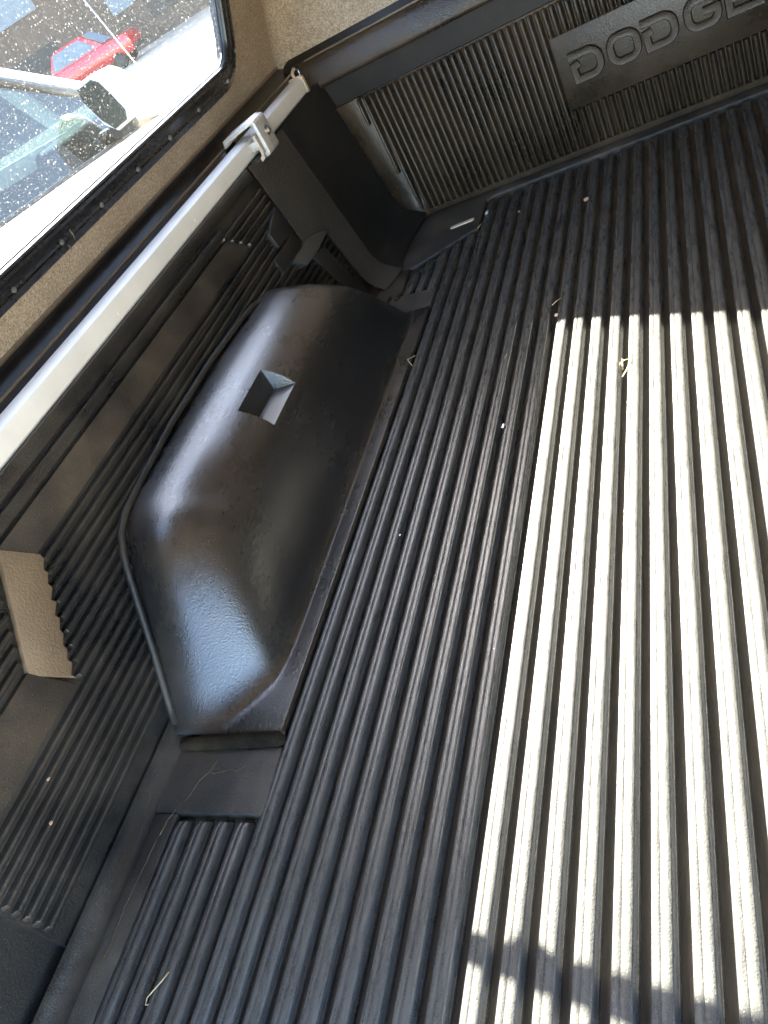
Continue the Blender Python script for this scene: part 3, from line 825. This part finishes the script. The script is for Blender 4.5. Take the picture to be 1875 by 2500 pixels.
xl = CX + CK * (ZTOP - CZ); xr_ = 2 * XC - xl
rows = np.array([[(xl + (xr_ - xl) * t, y, ZTOP - 0.002 + 0.05 * math.sin(math.pi * t)) for t in np.linspace(0, 1, 11)] for y in np.linspace(-0.15, 2.42, 5)])
link('roof', grid_me(rows, True), M['roof_panel'], shell)

# ------------------------------------------------------------------ white pickup next to the window
van = empty('white_pickup', 'bright white pickup parked alongside, seen through the dusty side window', 'pickup', (-3.1, 3.4, -0.75))
def loft(rows, mat, name, parent, smooth=True, flip=False):
    return link(name, auto_smooth(grid_me(np.array(rows), smooth, flip), 35), M[mat], parent)
# fender and hood: section in x, running forward
hs = [(-2.06, -0.45), (-2.05, 0.10), (-2.06, 0.36), (-2.10, 0.445), (-2.18, 0.490), (-2.34, 0.515), (-2.50, 0.555), (-2.62, 0.590), (-2.80, 0.575), (-3.10, 0.565), (-3.50, 0.56), (-3.9, 0.50), (-4.05, 0.36), (-4.08, -0.45)]
rows = []
for y, dz, ins in ((3.32, 0.0, 0), (3.6, 0.0, 0), (4.2, 0.0, 0.0), (4.8, -0.02, 0.0), (5.3, -0.06, 0.03), (5.55, -0.14, 0.08), (5.62, -0.30, 0.12)):
    rows.append([(x + (ins if x < -3 else -ins), y, z + dz if z > 0 else z) for x, z in hs])
loft(rows, 'white_paint', 'hood', van)
link('grille', box_me(-3.8, -2.4, 5.50, 5.66, -0.2, 0.20, 0.02), M['dark_trim'], van)
# door panels below the glass
rows = [[(-2.07, y, -0.45), (-2.055, y, 0.0), (-2.07, y, zt - 0.10), (-2.10, y, zt - 0.03), (-2.135, y, zt), (-2.16, y, zt - 0.01)] for y, zt in ((0.2, 0.60), (1.4, 0.592), (2.0, 0.568), (2.6, 0.535), (3.1, 0.505), (3.34, 0.49))]
loft(rows, 'white_paint', 'door', van)
link('window_sill_seal', tube_me([(-2.150, 0.2, 0.604), (-2.150, 1.4, 0.597), (-2.150, 2.0, 0.573), (-2.150, 2.6, 0.540), (-2.150, 3.05, 0.512)], 0.010, 6), M['dark_trim'], van)
# A pillar and roof rail
pe = [(-2.185, 3.40, 0.515), (-2.215, 3.10, 0.675), (-2.285, 2.72, 0.900), (-2.345, 2.38, 1.075), (-2.41, 1.9, 1.175), (-2.43, 0.3, 1.20)]
loft([[(x, y, z), (x - 0.012, y + 0.016, z + 0.030), (x - 0.045, y + 0.034, z + 0.046), (x - 0.085, y + 0.030, z + 0.030), (x - 0.08, y, z - 0.01)] for x, y, z in pe], 'white_paint', 'pillar', van)
link('pillar_seal', tube_me([(-2.215, 3.20, 0.555), (-2.235, 3.00, 0.700), (-2.285, 2.66, 0.900), (-2.34, 2.36, 1.06), (-2.40, 1.9, 1.15)], 0.022, 8), M['dark_trim'], van)
link('roof', box_me(-3.75, -2.42, 0.2, 2.2, 1.18, 1.28, 0.04), M['white_paint'], van)
sg = [(-2.155, 2.98, 0.525), (-2.155, 0.3, 0.61), (-2.40, 0.3, 1.18), (-2.40, 1.9, 1.16), (-2.335, 2.38, 1.06), (-2.28, 2.68, 0.905), (-2.235, 2.95, 0.74)]
link('side_window', mk(sg, [list(range(len(sg)))]), M['car_glass'], van)
ws = [(-2.26, 3.40, 0.52), (-3.85, 3.40, 0.52), (-3.72, 2.30, 1.16), (-2.42, 2.30, 1.16)]
link('windscreen', mk(ws, [[0, 1, 2, 3]]), M['car_glass'], van)
link('dashboard', box_me(-3.9, -2.30, 2.86, 3.30, 0.10, 0.625, 0.05), M['interior'], van)
link('cabin_floor', box_me(-3.95, -2.2, 0.3, 3.3, -0.45, -0.30), M['interior'], van)
link('cabin_back', box_me(-3.95, -2.25, 0.2, 0.3, -0.4, 1.18), M['interior'], van)
link('far_door', box_me(-4.0, -3.92, 0.3, 3.3, -0.45, 0.72), M['interior'], van)
for sx_ in (-2.75, -3.45):
    link('seat', box_me(sx_ - 0.25, sx_ + 0.25, 1.35, 1.62, -0.2, 0.66, 0.08, 3), M['green_seat'], van)
    link('seat', box_me(sx_ - 0.26, sx_ + 0.26, 1.5, 2.15, -0.25, 0.02, 0.07, 3), M['green_seat'], van)
# pale bar with slats, modelled to stand for a reflection in the side window
tr_ = link('reflection_bar', prism_me([(2.45, 0.615), (3.18, 0.555), (3.235, 0.600), (3.22, 0.622), (2.45, 0.680)], lambda a, b, s: (-2.55 if s else -2.66, a, b), 0.008), M['rail'], van)
for q in range(3):
    link('reflection_slat', box_me(-2.645, -2.56, 3.10, 3.23, 0.522 + 0.022 * q - 0.03, 0.530 + 0.022 * q - 0.03, 0.002), M['rail'], van)
for yw in (4.55,):
    link('wheel', cyl_me((-2.16, yw, -0.36), (1, 0, 0), 0.39, 0.24, 32, 0.04), M['tyre'], van)
    link('wheel', cyl_me((-3.95, yw, -0.36), (1, 0, 0), 0.39, 0.24, 32, 0.04), M['tyre'], van)
# antenna
link('antenna', tube_me([(-2.35, 3.662, 0.510), (-2.35, 3.650, 0.555), (-2.35, 3.64, 0.60), (-2.35, 3.525, 1.02)], [0.016, 0.007, 0.0035, 0.0026], 8), M['steel'], van)
# door mirror: shell open to the rear with a recessed glass
mir_out = [(-2.312, 0.745), (-2.225, 0.752), (-2.165, 0.748), (-2.110, 0.690), (-2.092, 0.640), (-2.112, 0.585), (-2.165, 0.552), (-2.255, 0.538), (-2.300, 0.580), (-2.330, 0.690)]
mv = []; k_ = len(mir_out); mc = (-2.205, 0.65)
for (yy, s_) in ((3.085, 1.0), (3.10, 1.03), (3.16, 0.98), (3.21, 0.78), (3.235, 0.45)):
    mv += [(mc[0] + (a - mc[0]) * s_, yy, mc[1] + (b - mc[1]) * s_) for a, b in mir_out]
mf = [[i * k_ + j, i * k_ + (j + 1) % k_, (i + 1) * k_ + (j + 1) % k_, (i + 1) * k_ + j] for i in range(4) for j in range(k_)] + [[4 * k_ + j for j in range(k_)], list(range(k_))[::-1]]
mir = link('mirror', auto_smooth(fix_normals(mk(mv, mf)), 50), M['white_paint'], van)
mir_gl = [(-2.316, 0.734), (-2.230, 0.741), (-2.204, 0.722), (-2.186, 0.672), (-2.166, 0.592), (-2.185, 0.558), (-2.262, 0.548), (-2.298, 0.600), (-2.326, 0.690)]
gl_ = [(a, 3.081, b) for a, b in mir_gl]
kk = N('mirror_glass'); M['mirror_glass'] = kk.set(col=(0.022, 0.030, 0.026), rough=0.08, metal=0.0, spec=0.35)  # dark green base colour stands in for the dark surroundings it would reflect
link('mirror_glass', mk(gl_, [list(range(len(gl_)))[::-1]]), M['mirror_glass'], mir)
link('indicator', box_me(-2.128, -2.078, 3.11, 3.165, 0.612, 0.652, 0.006), M['lens'], mir)
link('mirror_arm', box_me(-2.40, -2.20, 3.12, 3.18, 0.50, 0.56, 0.015), M['dark_trim'], mir)

for o_ in [mir] + list(mir.children):        # the mirror stands out from the door on its arm
    for v in o_.data.vertices:
        v.co = Vector((v.co.x * 0.93, v.co.y * 0.93, 0.85 + (v.co.z - 0.85) * 0.93))

# ------------------------------------------------------------------ far cars and building
def car(name, label, loc, ang, paint, hood_z, roof_z, w_=1.9, cat='car', group=None):
    t = empty(name, label, cat, loc, group)
    t.rotation_euler = (0, 0, ang)
    def add(nm, me, mat):
        o = bpy.data.objects.new(nm, me); COL.objects.link(o); o.parent = t; me.materials.append(M[mat]); return o
    g = 0.0
    side_p = [(-2.4, 0.45), (-2.42, 0.8), (-2.3, hood_z - 0.05), (-1.2, hood_z), (1.0, hood_z), (2.2, hood_z - 0.06), (2.42, hood_z - 0.25), (2.45, 0.40)]
    add('body', prism_me(side_p, lambda a, b, s: (w_ / 2 if s else -w_ / 2, a, b), 0.07), paint)
    cab = [(-1.9, hood_z - 0.02), (-1.4, roof_z - 0.08), (-1.1, roof_z), (0.1, roof_z), (0.35, roof_z - 0.05), (1.15, hood_z - 0.02)]
    add('greenhouse', prism_me(cab, lambda a, b, s: ((w_ / 2 - 0.10 - 0.22 * (b - hood_z)) * (1 if s else -1), a, b), 0.04), paint)
    gl = [(-1.65, hood_z + 0.05), (-1.30, roof_z - 0.10), (0.15, roof_z - 0.10), (0.80, hood_z + 0.05)]
    for sgn in (-1, 1):
        x_ = lambda b: sgn * (w_ / 2 - 0.092 - 0.22 * (b - hood_z))
        add('side_window', mk([(x_(b), a, b) for a, b in gl], [[0, 1, 2, 3]]), 'blue_panel')
    add('windscreen', mk([(-w_ / 2 + 0.2, 1.12, hood_z + 0.03), (w_ / 2 - 0.2, 1.12, hood_z + 0.03), (w_ / 2 - 0.3, 0.40, roof_z - 0.05), (-w_ / 2 + 0.3, 0.40, roof_z - 0.05)], [[0, 1, 2, 3]]), 'blue_panel')
    add('bumper', box_me(-w_ / 2 + 0.05, w_ / 2 - 0.05, 2.35, 2.52, 0.42, 0.62, 0.03), 'dark_trim')
    for yy in (-1.5, 1.5):
        for sgn in (-1, 1):
            wh = add('wheel', cyl_me((sgn * (w_ / 2 - 0.1), yy, 0.34), (1, 0, 0), 0.34, 0.22, 24, 0.03), 'tyre')
            rm = bpy.data.objects.new('rim', cyl_me((sgn * (w_ / 2 + 0.012), yy, 0.34), (1, 0, 0), 0.21, 0.02, 16, 0.004)); COL.objects.link(rm); rm.parent = wh; rm.data.materials.append(M['dark_trim'])
    return t
car('red_pickup', 'bright red vehicle far off beyond the white pickup mirror', (-25.8, 36.7, -0.75), math.radians(-75), 'red_paint', 1.24, 1.98, 2.0, 'vehicle')
bld = empty('building', 'dark brown brick building with pale blue panels far behind the parked cars', 'building', (-28.5, 43.0, -0.75))
def bpart(nm, me, mat, par=bld):
    o = bpy.data.objects.new(nm, me); COL.objects.link(o); o.parent = par; me.materials.append(M[mat]); return o
bpart('wall', box_me(-42, 42, 0, 8, 0, 12.0), 'brick')
bpart('blue_panel', box_me(-10.0, -2.4, -0.05, 0.02, 4.0, 5.2), 'blue_panel')
bpart('blue_panel', box_me(0.8, 2.1, -0.05, 0.02, 1.9, 2.9), 'blue_panel')
bpart('window', box_me(-7.5, -2.6, -0.04, 0.02, 1.6, 2.5), 'dark_trim')
bpart('window', box_me(2.6, 4.6, -0.04, 0.02, 0.9, 2.2), 'dark_trim')
bpart('window', box_me(5.6, 7.6, -0.04, 0.02, 0.9, 2.2), 'dark_trim')
bld.rotation_euler = (0, 0, math.radians(32))

# ------------------------------------------------------------------ bits lying on the liner
def straw(pts, label, r=0.0011):
    c = Vector(pts[0])
    o = link('straw_piece', tube_me([Vector(p) - c for p in pts], [r] + [r] * (len(pts) - 2) + [r * 0.5], 6), M['straw'])
    o.location = c
    tag(o, label, 'straw', 'bits of straw on the liner'); return o
def flake(x, y, z, s, label, mat='chip', ar=1.6):
    n_ = 7; pts = []
    for i in range(n_):
        a = 2 * math.pi * i / n_; rr = s * random.uniform(0.55, 1.0)
        pts.append((rr * math.cos(a), rr * ar * math.sin(a)))
    o = link('paint_flake', prism_me(pts, lambda a, b, q: (a, b, 0.0014 + 0.25 * abs(a) if q else 0.0 + 0.25 * abs(a))), M[mat])
    o.location = (x, y, z); tag(o, label, 'flake', 'light flakes on the floor'); return o
straw([(-0.741, 1.495, 0.004), (-0.758, 1.483, 0.0055), (-0.738, 1.451, 0.004)], 'pale bent V-shaped straw beside the wheel well flange')
straw([(-0.893, 1.741, 0.0025), (-0.880, 1.757, 0.0045), (-0.868, 1.772, 0.003)], 'straight pale straw on the smooth pad in front of the wheel well')
straw([(-0.262, 1.258, -0.004), (-0.252, 1.262, 0.001), (-0.243, 1.262, 0.002)], 'short horizontal straw across a sunlit groove', 0.0010)
straw([(-0.255, 1.222, -0.006), (-0.247, 1.235, -0.003), (-0.239, 1.254, 0.002)], 'curved golden straw leaning in a sunlit groove', 0.0013)
straw([(-0.2565, 1.250, -0.010), (-0.2560, 1.262, -0.006), (-0.2565, 1.275, -0.004)], 'stubby upright straw end in a sunlit groove', 0.0014)
straw([(-0.664, 2.108, 0.003), (-0.668, 2.092, 0.004), (-0.676, 2.078, 0.003)], 'thin pale straw beside the pale drain slot', 0.0010)
straw([(-0.412, 1.537, 0.003), (-0.402, 1.545, 0.005), (-0.392, 1.556, 0.004)], 'tiny curved straw on the ribs just beyond the sunlit patch', 0.0009)
straw([(-0.800, 0.178, 0.003), (-0.806, 0.166, 0.004), (-0.814, 0.156, 0.003), (-0.821, 0.147, 0.002), (-0.819, 0.139, 0.002), (-0.813, 0.140, 0.003)], 'curled pale fibre on the near left floor ribs', 0.0008)
straw([(-0.500, 1.395, 0.001), (-0.498, 1.388, 0.003), (-0.503, 1.380, 0.002)], 'tiny pale fibre on a shaded rib left of the sunlit patch', 0.0008)
flake(-0.659, 2.167, 0.001, 0.0065, 'white torn flake beside the pale drain slot', ar=2.2)
flake(-0.362, 2.019, 0.0, 0.0085, 'peach coloured flake on the front ribs', 'chip2', 1.3)
flake(-0.476, 1.147, 0.001, 0.0045, 'small white flake on the shaded ribs left of the sunlit patch', ar=2.0)
flake(-0.553, 2.096, 0.0, 0.0040, 'tiny white flake on the front ribs near the drain slot', ar=1.0)
flake(-0.399, 1.494, 0.000, 0.0050, 'pale cream flake in the groove at the corner of the sunlit patch', 'chip2', 1.4)
flake(-0.640, 0.90, 0.001, 0.0022, 'very small white speck on the ribs right of the wheel well', ar=1.2)
for (y_, z_, lb, mt) in ((0.352, 0.172, 'pale seed caught on the lower wall ribs', 'chip2'), (0.305, 0.137, 'small seed caught low on the wall ribs', 'chip2')):
    o = flake(*wpt(y_, z_, 0.002), 0.0032, lb, mt, 1.3)
# dried dirt lines on the smooth pads by the wall (parts of the floor)
for pts in ([(-0.862, 0.470), (-0.868, 0.452), (-0.884, 0.435), (-0.888, 0.415), (-0.905, 0.392), (-0.914, 0.372), (-0.918, 0.345)], [(-0.918, 0.345), (-0.922, 0.30), (-0.926, 0.25), (-0.923, 0.20), (-0.927, 0.14)], [(-0.80, 0.462), (-0.815, 0.452), (-0.832, 0.456), (-0.856, 0.448), (-0.868, 0.452)], [(-0.777, 0.470), (-0.768, 0.460), (-0.774, 0.449), (-0.788, 0.447), (-0.80, 0.462)]):
    P3 = []
    for i in range(len(pts) - 1):
        for t in np.linspace(0, 1, 5)[:-1]:
            P3.append((pts[i][0] * (1 - t) + pts[i + 1][0] * t + random.uniform(-0.0012, 0.0012), pts[i][1] * (1 - t) + pts[i + 1][1] * t + random.uniform(-0.0012, 0.0012), 0.0010))
    link('dirt_line', tube_me(P3, [random.uniform(0.0003, 0.0016) for _ in P3], 5), M['dirt'], floor).scale = (1, 1, 0.6)
